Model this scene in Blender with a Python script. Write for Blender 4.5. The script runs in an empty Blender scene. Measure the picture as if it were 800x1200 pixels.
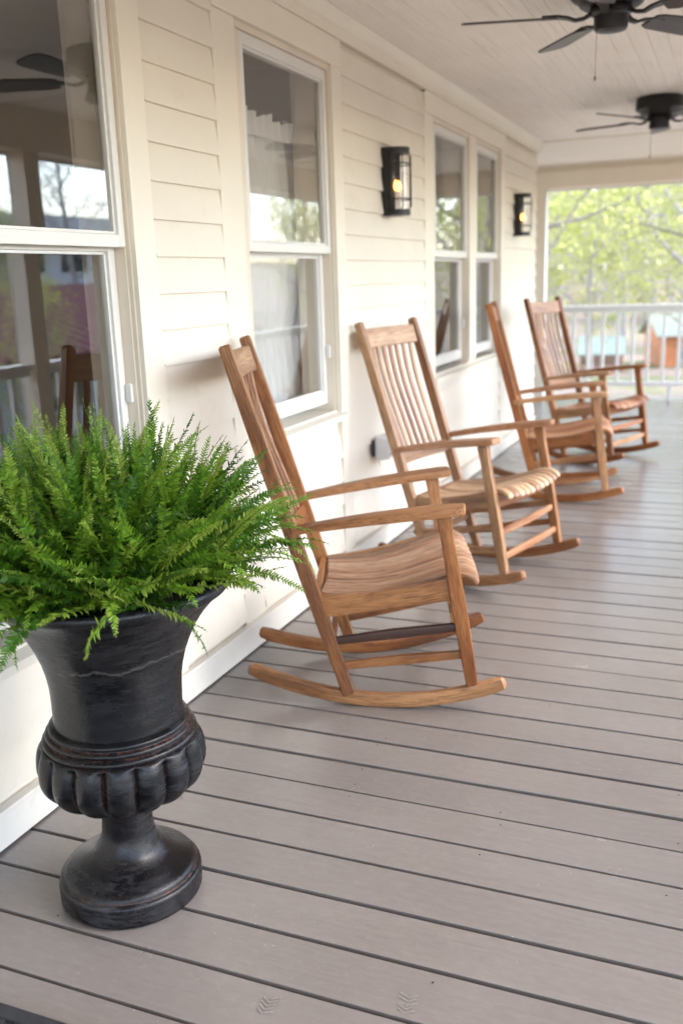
import bpy, math, random
from mathutils import Vector, Matrix
R = math.radians
rnd = random.Random(7)
scene = bpy.context.scene
col = scene.collection

# ------------------------------------------------------------------ materials
def new_mat(name):
    m = bpy.data.materials.new(name); m.use_nodes = True
    nt = m.node_tree; nt.nodes.clear()
    out = nt.nodes.new('ShaderNodeOutputMaterial')
    return m, nt, out
class NT:
    def __init__(s, name):
        s.m, s.nt, s.out = new_mat(name)
    def n(s, typ, ins=None, **props):
        nd = s.nt.nodes.new('ShaderNode' + typ)
        for k, v in props.items(): setattr(nd, k, v)
        for k, v in (ins or {}).items():
            if isinstance(v, bpy.types.NodeSocket): s.nt.links.new(v, nd.inputs[k])
            else: nd.inputs[k].default_value = v
        return nd
    def ramp(s, fac, stops, interp='LINEAR'):
        nd = s.nt.nodes.new('ShaderNodeValToRGB'); cr = nd.color_ramp; cr.interpolation = interp
        while len(cr.elements) < len(stops): cr.elements.new(0.5)
        for e, (p, c) in zip(cr.elements, stops):
            e.position = p; e.color = (*c, 1) if len(c) == 3 else c
        s.nt.links.new(fac, nd.inputs[0]); return nd.outputs[0]
    def noise(s, vec, scale, detail=4, rough=.55, dist=0):
        return s.n('TexNoise', {'Vector': vec, 'Scale': scale, 'Detail': detail, 'Roughness': rough, 'Distortion': dist}).outputs[0]
    def mapping(s, vec, scale=(1, 1, 1), loc=(0, 0, 0), rot=(0, 0, 0)):
        return s.n('Mapping', {'Vector': vec, 'Scale': scale, 'Location': loc, 'Rotation': rot}).outputs[0]
    def mix(s, fac, a, b, blend='MIX'):
        nd = s.n('Mix', data_type='RGBA', blend_type=blend)
        for i, v in ((0, fac), (6, a), (7, b)):
            if isinstance(v, bpy.types.NodeSocket): s.nt.links.new(v, nd.inputs[i])
            else: nd.inputs[i].default_value = v if i == 0 else (*v, 1)
        return nd.outputs[2]
    def math(s, op, a, b=0.0, c=None):
        nd = s.n('Math', operation=op)
        for i, v in enumerate((a, b) if c is None else (a, b, c)):
            if isinstance(v, bpy.types.NodeSocket): s.nt.links.new(v, nd.inputs[i])
            else: nd.inputs[i].default_value = v
        return nd.outputs[0]
    def bump(s, h, strength=.3, dist=.002):
        return s.n('Bump', {'Height': h, 'Strength': strength, 'Distance': dist}).outputs[0]
    def attr(s, name): return s.n('Attribute', attribute_name=name)
    def obj(s): return s.n('TexCoord').outputs['Object']
    def pos(s): return s.n('NewGeometry').outputs['Position']
    def done(s, shader): s.nt.links.new(shader, s.out.inputs[0]); return s.m
    def bsdf(s, color, rough=.5, normal=None, **kw):
        ins = {'Roughness': rough}
        if isinstance(color, bpy.types.NodeSocket): ins['Base Color'] = color
        else: ins['Base Color'] = (*color, 1)
        if normal: ins['Normal'] = normal
        ins.update(kw)
        return s.n('BsdfPrincipled', ins).outputs[0]

def paint(name, color, var=.06, rough=.5, scale=3, bump=.15, dirt=None, spec=.5):
    t = NT(name); p = t.pos()
    n1 = t.noise(p, scale, 5); n2 = t.noise(p, scale * 18, 3)
    c = t.ramp(n1, [(.3, tuple(x * (1 - var) for x in color)), (.7, tuple(min(1, x * (1 + var)) for x in color))])
    if dirt:
        d = t.ramp(t.noise(p, 7, 8, .7), [(.56, (0, 0, 0)), (.72, (1, 1, 1))])
        c = t.mix(t.math('MULTIPLY', d, .35), c, dirt)
    r = t.math('MULTIPLY_ADD', n2, .2, rough - .1)
    return t.done(t.bsdf(c, r, t.bump(n2, bump, .001), **{'Specular IOR Level': spec}))

def plain(name, color, rough=.5, metal=0.0, var=.12, scale=25):
    t = NT(name); n = t.noise(t.obj(), scale, 5)
    c = t.ramp(n, [(.3, tuple(x * (1 - var) for x in color)), (.7, tuple(min(1, x * (1 + var)) for x in color))])
    return t.done(t.bsdf(c, t.math('MULTIPLY_ADD', n, .2, rough - .1), t.bump(n, .1, .001), Metallic=metal))

def wood(name, dark, mid, light, rough=.42):
    t = NT(name); g = t.attr('gc').outputs['Vector']
    big = t.noise(t.mapping(g, (1.3, 9, 9)), 1.0, 3, .5, .3)
    warp = t.noise(t.mapping(g, (2.5, 14, 14)), 1.0, 2)
    gv = t.n('VectorMath', {0: t.mapping(g, (5, 60, 60)), 1: t.n('CombineXYZ', {1: t.math('MULTIPLY', warp, 4.0), 2: t.math('MULTIPLY', warp, 3.0)}).outputs[0]}, operation='ADD').outputs[0]
    grain = t.noise(gv, 1.0, 6, .62)
    fine = t.noise(t.mapping(g, (18, 420, 420)), 1.0, 3, .6)
    f = t.math('ADD', t.math('MULTIPLY', big, .80), t.math('MULTIPLY', grain, .36))
    c = t.ramp(f, [(.36, dark), (.52, mid), (.66, light), (.80, tuple(min(1, x * 1.15) for x in light))])
    c = t.mix(t.ramp(fine, [(.36, (.75, .75, .75)), (.52, (0, 0, 0))]), c, dark)
    wear = t.ramp(t.noise(t.mapping(g, (3, 20, 20)), 1.0, 6, .7), [(.60, (0, 0, 0)), (.75, (.55, .55, .55))])
    c = t.mix(wear, c, tuple(min(.5, x * 1.25 + .05) for x in light))
    rv = t.math('ADD', t.math('MULTIPLY', t.n('ObjectInfo').outputs['Random'], .70), t.math('MULTIPLY', t.attr('tone').outputs['Fac'], .40))
    c = t.n('HueSaturation', {'Hue': t.math('MULTIPLY_ADD', rv, .026, .486), 'Saturation': t.math('MULTIPLY_ADD', rv, -.36, 1.22), 'Value': t.math('MULTIPLY_ADD', rv, .62, .84), 'Color': c}).outputs[0]
    h = t.math('ADD', grain, t.math('MULTIPLY', fine, .6))
    return t.done(t.bsdf(c, t.math('MULTIPLY_ADD', grain, .25, rough - .1), t.bump(h, .35, .0012)))

def thin_glass(name, ior=1.9, tint=(1, 1, 1)):
    t = NT(name); geo = t.n('NewGeometry')
    fr = t.n('Fresnel', {'IOR': ior}).outputs[0]
    wob = t.bump(t.noise(t.pos(), 1.6, 2), .05, .01)
    fac = t.math('MULTIPLY', fr, t.math('SUBTRACT', 1.0, geo.outputs['Backfacing']))
    gl = t.n('BsdfGlossy', {'Roughness': .012, 'Color': (1, 1, 1, 1), 'Normal': wob}).outputs[0]
    tr = t.n('BsdfTransparent', {'Color': (*tint, 1)}).outputs[0]
    return t.done(t.n('MixShader', {0: fac, 1: tr, 2: gl}).outputs[0])

def leafy(name, dark, light, trans=.45, rough=.45, attr='tone'):
    t = NT(name)
    a = t.attr(attr).outputs['Fac']
    c = t.ramp(a, [(0, dark), (1, light)])
    b = t.bsdf(c, rough, **{'Specular IOR Level': .35})
    tl = t.n('BsdfTranslucent', {'Color': c}).outputs[0]
    return t.done(t.n('MixShader', {0: trans, 1: b, 2: tl}).outputs[0])

def emitter(name, color, strength):
    t = NT(name)
    return t.done(t.n('Emission', {'Color': (*color, 1), 'Strength': strength}).outputs[0])

M = {}
CREAM = (.76, .70, .60)
M['siding'] = paint('cream_clapboard_paint', CREAM, .035, .45, 2.2, .25, dirt=(.62, .53, .41))
M['trim'] = paint('cream_trim_paint', (.79, .73, .62), .03, .42, 2.5, .2)
M['jamb'] = paint('beige_jamb_paint', (.72, .64, .53), .05, .5, 4)
M['white'] = paint('white_vinyl', (.73, .715, .68), .02, .35, 3, .1)
M['base'] = paint('white_baseboard', (.77, .73, .66), .04, .45, 3, .2, dirt=(.55, .48, .4))
M['tan'] = paint('tan_beam_paint', (.78, .69, .57), .04, .5, 3)
M['room'] = paint('dimmed_room_plaster', (.16, .13, .115), .08, .8, 2)  # interior gloom painted in as a dark wall colour
M['black_iron'] = plain('black_iron', (.014, .013, .013), .45, .3)
M['fan_metal'] = plain('bronze_fan_metal', (.012, .010, .010), .4, .3)
M['rubber'] = plain('black_rubber', (.018, .019, .023), .55, 0, .4, 60)
M['glass'] = thin_glass('window_glass', 2.35, (.93, .93, .92))
M['lamp_glass'] = thin_glass('lantern_glass', 1.5)
M['gasket'] = plain('black_gasket', (.05, .05, .052), .6)
M['screw'] = plain('screw_steel', (.45, .44, .43), .4, .9)
M['bulb'] = emitter('lit_bulb', (1.0, .30, .05), 1.6)
M['candle'] = plain('candle_sleeve', (.6, .5, .36), .5)
M['teal'] = plain('teal_roof', (.38, .44, .40), .7, 0, .1, 3)
M['terracotta'] = plain('terracotta_boards', (.62, .24, .11), .7, 0, .2, 2)
M['brownboard'] = plain('brown_boards', (.40, .25, .19), .8, 0, .25, 2)
M['maroon'] = plain('maroon_metal_roof', (.19, .055, .06), .6, 0, .12, 2)
M['farwhite'] = plain('white_stucco', (.75, .76, .78), .8, 0, .05, 1)
M['fargrey'] = plain('dark_window_band', (.06, .07, .08), .3, 0, .1, 1)
M['bark'] = plain('grey_bark', (.40, .36, .35), .9, 0, .35, 6)
M['darkbark'] = plain('dark_bark', (.20, .165, .15), .9, 0, .35, 6)
M['palebark'] = plain('pale_bark', (.42, .38, .37), .9, 0, .25, 6)
M['leaf'] = leafy('spring_leaves', (.34, .38, .09), (.64, .63, .26), .5)
M['leaf_green'] = leafy('green_leaves', (.035, .085, .018), (.13, .20, .045), .45)
M['leaf_bud'] = leafy('bud_leaves', (.30, .26, .20), (.52, .50, .34), .4)
M['soil'] = plain('potting_soil', (.02, .014, .010), .95, 0, .5, 60)
M['chain'] = plain('brass_chain', (.25, .2, .14), .4, .7)

# ferns
t = NT('fern_leaf')
a = t.attr('tone'); sep = t.n('SeparateColor', {0: a.outputs['Color']})
c = t.ramp(sep.outputs[0], [(0, (.012, .046, .005)), (.4, (.060, .162, .010)), (.7, (.155, .285, .020)), (1, (.27, .36, .06))])
b = t.bsdf(c, .42, **{'Specular IOR Level': .30})
tl = t.n('BsdfTranslucent', {'Color': t.mix(1.0, c, (1.0, 1.0, .45), 'MULTIPLY')}).outputs[0]
M['fern'] = t.done(t.n('MixShader', {0: .28, 1: b, 2: tl}).outputs[0])
M['fern_stalk'] = plain('fern_stalk', (.07, .11, .02), .5)

# sheer curtain
t = NT('sheer_curtain')
w = t.noise(t.mapping(t.pos(), (1, 1, 1)), 40, 3)
d = t.n('BsdfDiffuse', {'Color': (.90, .90, .90, 1)}).outputs[0]
tl = t.n('BsdfTranslucent', {'Color': (.8, .8, .8, 1)}).outputs[0]
m1 = t.n('MixShader', {0: .18, 1: d, 2: tl}).outputs[0]
M['curtain'] = t.done(m1)

# deck paint: grey-taupe, worn satin paint on boards that run along x
t = NT('taupe_deck_paint'); p = t.pos()
per = t.attr('tone').outputs['Fac']
grain = t.noise(t.mapping(p, (3, 90, 1)), 1.0, 6, .65)
blot = t.noise(p, 2.3, 5, .6); fine = t.noise(p, 130, 3, .6)
c = t.ramp(blot, [(.3, (.176, .153, .138)), (.7, (.210, .185, .168))])
c = t.mix(t.math('MULTIPLY', t.ramp(grain, [(.35, (1, 1, 1)), (.55, (0, 0, 0))]), .20), c, (.125, .110, .103))
c = t.mix(t.math('MULTIPLY', per, .45), c, (.14, .123, .116))
patch = t.ramp(t.noise(p, 1.7, 3), [(.42, (0, 0, 0)), (.6, (1, 1, 1))])
mot = t.noise(t.mapping(p, (26, 70, 1)), 1.0, 7, .75)
c = t.mix(t.math('MULTIPLY', t.ramp(mot, [(.48, (0, 0, 0)), (.66, (1, 1, 1))]), .13), c, (.30, .27, .25))
c = t.mix(t.math('MULTIPLY', t.ramp(mot, [(.34, (1, 1, 1)), (.46, (0, 0, 0))]), .13), c, (.115, .10, .092))
rub = t.noise(t.mapping(p, (60, 34, 1), rot=(0, 0, .5)), 1.0, 8, .85)
c = t.mix(t.math('MULTIPLY', t.math('MULTIPLY', t.ramp(rub, [(.55, (0, 0, 0)), (.75, (1, 1, 1))]), patch), .35), c, (.34, .32, .305))
spk = t.n('TexVoronoi', {'Vector': p, 'Scale': 34.0}, feature='F1').outputs[0]
spm = t.math('MULTIPLY', t.ramp(spk, [(.05, (1, 1, 1)), (.085, (0, 0, 0))]), t.ramp(t.noise(p, 5, 2), [(.52, (0, 0, 0)), (.6, (1, 1, 1))]))
c = t.mix(t.math('MULTIPLY', spm, .5), c, (.40, .38, .37))
ro = t.math('MULTIPLY_ADD', blot, .08, .22)
hh = t.math('ADD', t.math('MULTIPLY', grain, .8), t.math('MULTIPLY', fine, .35))
M['deck'] = t.done(t.bsdf(c, ro, t.bump(hh, .22, .0012), **{'Specular IOR Level': .8}))
M['deck_scuff'] = plain('pale_scuff_mark', (.222, .203, .192), .6, 0, .2, 120)
M['dark_under'] = plain('gap_shade_nail_black', (.018, .016, .015), .9)  # shade in the board gaps as near-black colour; nail heads share it

# beadboard ceiling
def ceil_mat(name, a_, b_, stretch):
    t = NT(name); p = t.pos()
    st = t.noise(t.mapping(p, stretch), 1.0, 7, .65)
    bl = t.noise(p, 3.0, 5, .6)
    c = t.ramp(bl, [(.3, a_), (.7, b_)])
    c = t.mix(t.math('MULTIPLY', t.ramp(st, [(.50, (0, 0, 0)), (.66, (1, 1, 1))]), .45), c, (.72, .68, .62))
    c = t.mix(t.math('MULTIPLY', t.ramp(st, [(.30, (1, 1, 1)), (.42, (0, 0, 0))]), .4), c, (.50, .42, .37))
    return t.done(t.bsdf(c, .6, t.bump(st, .2, .001)))
M['ceiling'] = ceil_mat('pink_beadboard', (.80, .75, .70), (.84, .80, .76), (40, 1.4, 1))
M['ceiling_end'] = ceil_mat('cream_beadboard', (.80, .75, .67), (.83, .78, .71), (1.4, 40, 1))

# urn: black paint with terracotta showing on the raised edges and dusty scratches
t = NT('worn_black_urn'); g = t.obj()
wr = t.attr('wear').outputs['Fac']
n1 = t.noise(g, 9, 8, .7); n2 = t.noise(g, 55, 6, .7); nb = t.noise(g, 3.2, 4, .6)
scr = t.noise(t.mapping(g, (13, 13, 75), rot=(.35, .15, 0)), 1.0, 6, .75)
c = t.ramp(n1, [(.3, (.0018, .0019, .0024)), (.7, (.0062, .0065, .0078))])
dust = t.math('MULTIPLY', t.ramp(scr, [(.46, (0, 0, 0)), (.68, (1, 1, 1))]), t.ramp(nb, [(.42, (.1, .1, .1)), (.68, (1, 1, 1))]))
c = t.mix(t.math('MULTIPLY', dust, .55), c, (.070, .075, .086))
red = t.math('MULTIPLY', wr, t.ramp(n2, [(.42, (0, 0, 0)), (.64, (1, 1, 1))]))
c = t.mix(t.math('MULTIPLY', red, .65), c, (.14, .055, .035))
chip = t.ramp(t.noise(g, 85, 4, .8), [(.70, (0, 0, 0)), (.74, (1, 1, 1))])
c = t.mix(t.math('MULTIPLY', chip, .6), c, (.16, .13, .115))
sx = t.n('SeparateXYZ', {0: g})
zc = t.math('ADD', sx.outputs[2], t.math('MULTIPLY', t.noise(t.mapping(g, (9, 9, .2)), 1.0, 5, .65), -.075))
crack = t.ramp(t.math('ABSOLUTE', t.math('SUBTRACT', zc, .545)), [(.0006, (1, 1, 1)), (.0016, (0, 0, 0))])
gap = t.ramp(t.noise(t.mapping(g, (14, 14, 1)), 1.0, 2), [(.40, (0, 0, 0)), (.5, (1, 1, 1))])
crack = t.math('MULTIPLY', crack, gap)
c = t.mix(t.math('MULTIPLY', crack, .28), c, (.20, .18, .165))
ro = t.math('MULTIPLY_ADD', n1, .40, .05); ro = t.math('ADD', ro, t.math('MULTIPLY', dust, .25))
hh = t.math('ADD', t.math('MULTIPLY', n2, .4), t.math('MULTIPLY', n1, .6))
M['urn'] = t.done(t.bsdf(c, ro, t.bump(hh, .45, .005), **{'Specular IOR Level': .30}))

WOODS = {
 'red': wood('red_brown_wood', (.050, .020, .008), (.200, .088, .036), (.370, .190, .085)),
 'redseat': wood('weathered_red_wood', (.095, .045, .023), (.27, .145, .080), (.43, .265, .165)),
 'pale': wood('pale_weathered_wood', (.075, .033, .015), (.205, .098, .045), (.36, .200, .10)),
 'paleseat': wood('pale_weathered_seat_wood', (0.137, 0.070, 0.037), (0.351, 0.198, 0.110), (0.533, 0.336, 0.200)),
 'orange': wood('orange_brown_wood', (.080, .029, .011), (.250, .106, .042), (.41, .20, .088)),
 'orangeseat': wood('orange_brown_seat_wood', (0.143, 0.050, 0.024), (0.312, 0.150, 0.076), (0.455, 0.264, 0.147)),
 'honey': wood('honey_brown_wood', (0.075, 0.029, 0.012), (0.227, 0.100, 0.039), (0.364, 0.186, 0.079)),
 'honeyseat': wood('honey_brown_seat_wood', (0.124, 0.056, 0.028), (0.299, 0.156, 0.084), (0.442, 0.264, 0.152)),
 'fan': wood('dark_walnut_blade', (.014, .009, .007), (.028, .019, .015), (.05, .036, .029), .35),
 'darkred': wood('dark_stretcher_wood', (.018, .007, .005), (.045, .018, .011), (.085, .036, .02)),
}

# ------------------------------------------------------------------ mesh builder
class MB:
    def __init__(s): s.v = []; s.f = []; s.g = []; s.mi = []; s.tone = []; s.cm = 0
    def add(s, vs, fs, gs=None, tone=0.0):
        b = len(s.v); s.v += [tuple(v) for v in vs]
        s.g += [tuple(g) for g in gs] if gs else [tuple(v) for v in vs]
        s.tone += [tone] * len(vs)
        s.f += [tuple(i + b for i in f) for f in fs]; s.mi += [s.cm] * len(fs)
    def box(s, x0, x1, y0, y1, z0, z1, bev=0.0, tone=0.0):
        if bev <= 0:
            vs = [(x, y, z) for z in (z0, z1) for y in (y0, y1) for x in (x0, x1)]
            s.add(vs, [(0, 2, 3, 1), (4, 5, 7, 6), (0, 1, 5, 4), (2, 6, 7, 3), (0, 4, 6, 2), (1, 3, 7, 5)], tone=tone); return
        L = (x1 - x0, y1 - y0, z1 - z0); ax = L.index(max(L)); o = [i for i in range(3) if i != ax]
        lo, hi = (x0, y0, z0), (x1, y1, z1)
        p0 = [0, 0, 0]; p1 = [0, 0, 0]
        for i in o: p0[i] = p1[i] = (lo[i] + hi[i]) / 2
        p0[ax] = lo[ax]; p1[ax] = hi[ax]
        up = [0, 0, 0]; up[o[1]] = 1
        s.sweep([p0, p1], L[o[0]], L[o[1]], up, bev, tone=tone)
    def sweep(s, pts, w, h, up=(0, 0, 1), ch=.004, endch=None, off=None, tone=0.0, rnd_end=False):
        """rounded-rectangle section: w across (up x tangent), h along up; w, h may be lists"""
        P = [Vector(p) for p in pts]; n = len(P); up = Vector(up)
        W = list(w) if isinstance(w, (list, tuple)) else [w] * n
        H = list(h) if isinstance(h, (list, tuple)) else [h] * n
        if endch is None: endch = ch
        T = []
        for i in range(n):
            d = (P[min(i + 1, n - 1)] - P[max(i - 1, 0)]); T.append(d.normalized())
        stations = []
        dist = 0; L0 = endch
        stations.append((P[0], T[0], W[0] - 2 * endch, H[0] - 2 * endch, 0))
        stations.append((P[0] + T[0] * endch, T[0], W[0], H[0], endch))
        for i in range(1, n - 1):
            dist += (P[i] - P[i - 1]).length; stations.append((P[i], T[i], W[i], H[i], dist))
        dist += (P[-1] - P[-2]).length
        stations.append((P[-1] - T[-1] * endch, T[-1], W[-1], H[-1], dist - endch))
        stations.append((P[-1], T[-1], W[-1] - 2 * endch, H[-1] - 2 * endch, dist))
        o = off if off is not None else (rnd.uniform(0, 60), rnd.uniform(0, 9), rnd.uniform(0, 9))
        vs = []; gs = []
        for (p, tt, ww, hh, dd) in stations:
            side = up.cross(tt).normalized(); nn = tt.cross(side).normalized()
            c = min(ch, ww * .45, hh * .45); a, b = ww / 2, hh / 2; k = c * .3
            sec = [(a - c, -b), (a - k, -b + k), (a, -b + c), (a, b - c), (a - k, b - k), (a - c, b),
                   (-a + c, b), (-a + k, b - k), (-a, b - c), (-a, -b + c), (-a + k, -b + k), (-a + c, -b)]
            for q, r_ in sec:
                vs.append(p + side * q + nn * r_); gs.append((o[0] + dd, o[1] + q, o[2] + r_))
        m = 12; fs = []
        for i in range(len(stations) - 1):
            for j in range(m):
                a = i * m + j; b = i * m + (j + 1) % m
                fs.append((a, b, b + m, a + m))
        fs.append(tuple(range(m - 1, -1, -1))); e = (len(stations) - 1) * m
        fs.append(tuple(range(e, e + m)))
        s.add(vs, fs, gs, tone)
    def tube(s, pts, r, n=8, tone=0.0, cap=True):
        P = [Vector(p) for p in pts]; k = len(P)
        Rr = list(r) if isinstance(r, (list, tuple)) else [r] * k
        vs = []; fs = []; gs = []; prev = None; dist = 0
        for i in range(k):
            tt = (P[min(i + 1, k - 1)] - P[max(i - 1, 0)]).normalized()
            if prev is None:
                a = Vector((0, 0, 1)) if abs(tt.z) < .9 else Vector((1, 0, 0))
            else: a = prev
            sd = (a - tt * a.dot(tt)).normalized(); prev = sd; nn = tt.cross(sd)
            if i: dist += (P[i] - P[i - 1]).length
            for j in range(n):
                an = 2 * math.pi * j / n
                vs.append(P[i] + (sd * math.cos(an) + nn * math.sin(an)) * Rr[i]); gs.append((dist, math.cos(an) * Rr[i], math.sin(an) * Rr[i]))
        for i in range(k - 1):
            for j in range(n):
                a = i * n + j; b = i * n + (j + 1) % n; fs.append((a, b, b + n, a + n))
        if cap:
            fs.append(tuple(range(n - 1, -1, -1))); fs.append(tuple(range((k - 1) * n, k * n)))
        s.add(vs, fs, gs, tone)
    def lathe(s, prof, n=48, c=(0, 0, 0), rfun=None, a0=0, a1=2 * math.pi, tone=0.0):
        full = abs(a1 - a0 - 2 * math.pi) < 1e-6; m = n if full else n + 1
        vs = []; fs = []
        for i, (r, z) in enumerate(prof):
            for j in range(m):
                an = a0 + (a1 - a0) * j / n; rr = rfun(r, z, an) if rfun else r
                vs.append((c[0] + rr * math.cos(an), c[1] + rr * math.sin(an), c[2] + z))
        for i in range(len(prof) - 1):
            for j in range(n):
                a = i * m + j; b = i * m + (j + 1) % m; fs.append((a, b, b + m, a + m))
        s.add(vs, fs, tone=tone)
    def build(s, name, mats, parent=None, smooth=True, angle=35):
        me = bpy.data.meshes.new(name); me.from_pydata(s.v, [], s.f)
        for m in (mats if isinstance(mats, (list, tuple)) else [mats]): me.materials.append(m)
        me.polygons.foreach_set('material_index', s.mi)
        a = me.attributes.new('gc', 'FLOAT_VECTOR', 'POINT'); a.data.foreach_set('vector', [q for g in s.g for q in g])
        a = me.attributes.new('tone', 'FLOAT', 'POINT'); a.data.foreach_set('value', s.tone)
        me.validate(); me.update()
        if smooth:
            me.polygons.foreach_set('use_smooth', [True] * len(me.polygons))
            me.set_sharp_from_angle(angle=R(angle))
        o = bpy.data.objects.new(name, me); col.objects.link(o)
        if smooth and len(me.polygons) < 60000:
            wn = o.modifiers.new('weighted_normals', 'WEIGHTED_NORMAL'); wn.keep_sharp = True; wn.weight = 90
        if parent: o.parent = parent
        return o

def thing(name, label, cat, loc=(0, 0, 0), rot=(0, 0, 0), group=None):
    o = bpy.data.objects.new(name, None); col.objects.link(o); o.empty_display_size = .1
    o.location = loc; o.rotation_euler = rot
    return tag(o, label, cat, group)
def tag(o, label, cat, group=None):
    o['label'] = label; o['category'] = cat
    if group: o['group'] = group
    return o
def structure(o): o['kind'] = 'structure'; return o
def dup(o, parent=None):
    c = o.copy(); col.objects.link(c)
    if parent: c.parent = parent
    for ch in list(o.children): dup(ch, c)
    return c

# ------------------------------------------------------------------ deck
def build_deck():
    mb = MB(); pitch = .1425; y = -2.6095 - .0; r2 = random.Random(3)
    edges = []
    while y < 10.55: edges.append(y); y += pitch
    for i, y0 in enumerate(edges):
        y1 = y0 + pitch; g = .0046 + r2.uniform(-.0008, .0010)
        ga = g; gb = g
        if abs(y1 - 2.38) < .05: gb = .009
        if abs(y0 - 2.38) < .05: ga = .0055
        x0 = .025 if y1 < 8.27 else -3.4
        tone = r2.random(); dz = r2.uniform(-.0012, .0012)
        nseg = 12
        xs = [x0 + (2.55 - x0) * k / nseg for k in range(nseg + 1)]
        pts = [(x, (y0 + y1) / 2 + .0009 * math.sin(x * 1.7 + i) + r2.uniform(-.0005, .0005), -.0125 + dz) for x in xs]
        mb.sweep(pts, (y1 - y0) - ga - gb, .025, (0, 0, 1), .0022, tone=tone)
    # nail heads
    mb.cm = 1
    for i, y0 in enumerate(edges):
        for xj in (.32, .73, 1.14, 1.55, 1.96):
            for f in (.22, .78):
                if r2.random() < .82: continue
                cx, cy = xj + r2.uniform(-.015, .015), y0 + pitch * f + r2.uniform(-.008, .008); rr = .0028
                vs = [(cx + rr * math.cos(k * 1.047), cy + rr * math.sin(k * 1.047), .0016) for k in range(6)]
                mb.add(vs, [tuple(range(6))])
    # pale chevron shoe prints scuffed into the paint
    mb.cm = 2
    for (cx, cy, rot, n, sc) in ((1.115, 1.395, .45, 5, 1), (.865, 1.305, .35, 5, .95)):
        for k in range(n):
            for sgn in (-1, 1):
                if r2.random() < .12: continue
                a = Vector((k * .010 * sc, 0, 0)); b = Vector((k * .010 * sc + .010, sgn * .020 * sc * r2.uniform(.6, 1.0), 0))
                d = Vector((.0012, 0, 0)); m = Matrix.Rotation(rot + 1.2, 3, 'Z')
                vs = [m @ p for p in (a - d, a + d, b + d, b - d)]
                vs = [(p.x + cx, p.y + cy, .0019) for p in vs]
                mb.add(vs, [(0, 1, 2, 3)] if sgn > 0 else [(3, 2, 1, 0)])
    o = structure(mb.build('porch_deck', [M['deck'], M['dark_under'], M['deck_scuff']]))
    mb = MB(); mb.box(-3.4, 2.56, -2.6, 10.56, -.16, -.07)  # added slab under the boards, keeps gaps dark and stops light leaking up
    structure(mb.build('gap_shade_slab', M['dark_under']))
build_deck()

# ------------------------------------------------------------------ house
Z0, PITCH = 2.057, .1072
FR0, CEIL = 2.265, 2.385
YA, YB = -2.6, 8.33
SILL, HEAD = .80, 2.15
# windows: (opening y0, y1), casing outer y0, y1
WINS = [dict(c0=1.33, c1=2.452, o=[(1.445, 2.345)], sill=.50),
        dict(c0=2.875, c1=3.955, o=[(3.03, 3.85)], sill=.80),
        dict(c0=5.145, c1=7.09, o=[(5.32, 6.12), (6.285, 6.985)], sill=.80)]
house = thing('house', 'cream clapboard house wall with double-hung windows along the porch', 'house', (0, 4, 0))
HX = -4.0
def hb(mb, name, mat, **k):
    o = mb.build(name, mat, house, **k); o.location = (0, -4, 0); return o
def build_wall():
    mb = MB()
    # backing wall in panels round the openings
    allo = sorted([(q[0], q[1], w['sill']) for w in WINS for q in w['o']])
    y = YA
    for (a, b, SL_) in allo:
        mb.box(-.16, .004, y, a, 0, CEIL)
        mb.box(-.16, .004, a, b, 0, SL_ - .03); mb.box(-.16, .004, a, b, HEAD + .035, CEIL); y = b
    mb.box(-.16, .004, y, YB - .02, 0, CEIL)
    mb.box(-4.2, -.16, YB - .18, YB - .02, 0, CEIL)        # return wall at the corner
    # clapboards
    k = 0; z = Z0 + 2 * PITCH
    while z > .06:
        zb = max(z, .105); zt = min(z + PITCH + .003, FR0 + .02)
        if zt - zb > .01:
            segs = [(YA, YB)]
            for w in WINS:
                new = []
                for (a, b) in segs:
                    if w['c0'] > a and w['c1'] < b:
                        new += [(a, w['c0'] - .001), (w['c1'] + .001, b)]
                        if zt < w['sill'] - .03: new.append((w['o'][0][0] + .001, w['o'][-1][1] - .001))
                    else: new.append((a, b))
                segs = sorted(new)
            xt = .0125
            for (a, b) in segs:
                n = max(1, int((b - a) / .5)); xb = .0268
                ys = [a + (b - a) * i / n for i in range(n + 1)]
                vs = []; jit = [rnd.uniform(-.0007, .0007) for _ in ys]
                for i, yy in enumerate(ys):
                    vs += [(.005, yy, zb), (xb + jit[i], yy, zb + jit[i]), (xb + jit[i], yy, zb + .003 + jit[i]), (xt, yy, zt), (.005, yy, zt)]
                fs = []
                for i in range(n):
                    for j in range(4):
                        p = i * 5 + j; fs.append((p, p + 5, p + 6, p + 1))
                fs += [(0, 1, 2, 3, 4), tuple(n * 5 + j for j in (4, 3, 2, 1, 0))]
                mb.add(vs, fs)
            # the return wall's courses
            vs = [(-4.2, YB - .015, zb), (.0, YB - .015, zb), (.0, YB + .006, zb), (-4.2, YB + .006, zb), (-4.2, YB - .012, zt), (.0, YB - .012, zt)]
            mb.add(vs, [(3, 2, 5, 4), (0, 1, 2, 3), (1, 5, 2)])
        z -= PITCH
    hb(mb, 'wall', M['siding'], angle=20)
    mb = MB(); mb.box(.004, .036, YA, YB + .01, .006, .097, .003)
    mb.sweep([(.027, YA, .101), (.027, YB + .01, .101)], .03, .012, (0, 0, 1), .004)
    hb(mb, 'baseboard', M['base'])
    mb = MB(); mb.box(.004, .034, YA, YB + .012, FR0 + .03, CEIL - .002, .003)
    vs = []; 
    for yy in (YA, YB + .012): vs += [(.034, yy, CEIL - .055), (.044, yy, CEIL - .048), (.050, yy, CEIL - .028), (.064, yy, CEIL - .012), (.068, yy, CEIL - .001), (.03, yy, CEIL - .001)]
    mb.add(vs, [(i, i + 6, i + 7, i + 1) for i in range(5)] + [(5, 4, 3, 2, 1, 0), (6, 7, 8, 9, 10, 11)])
    hb(mb, 'frieze_board', M['trim'])
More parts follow.
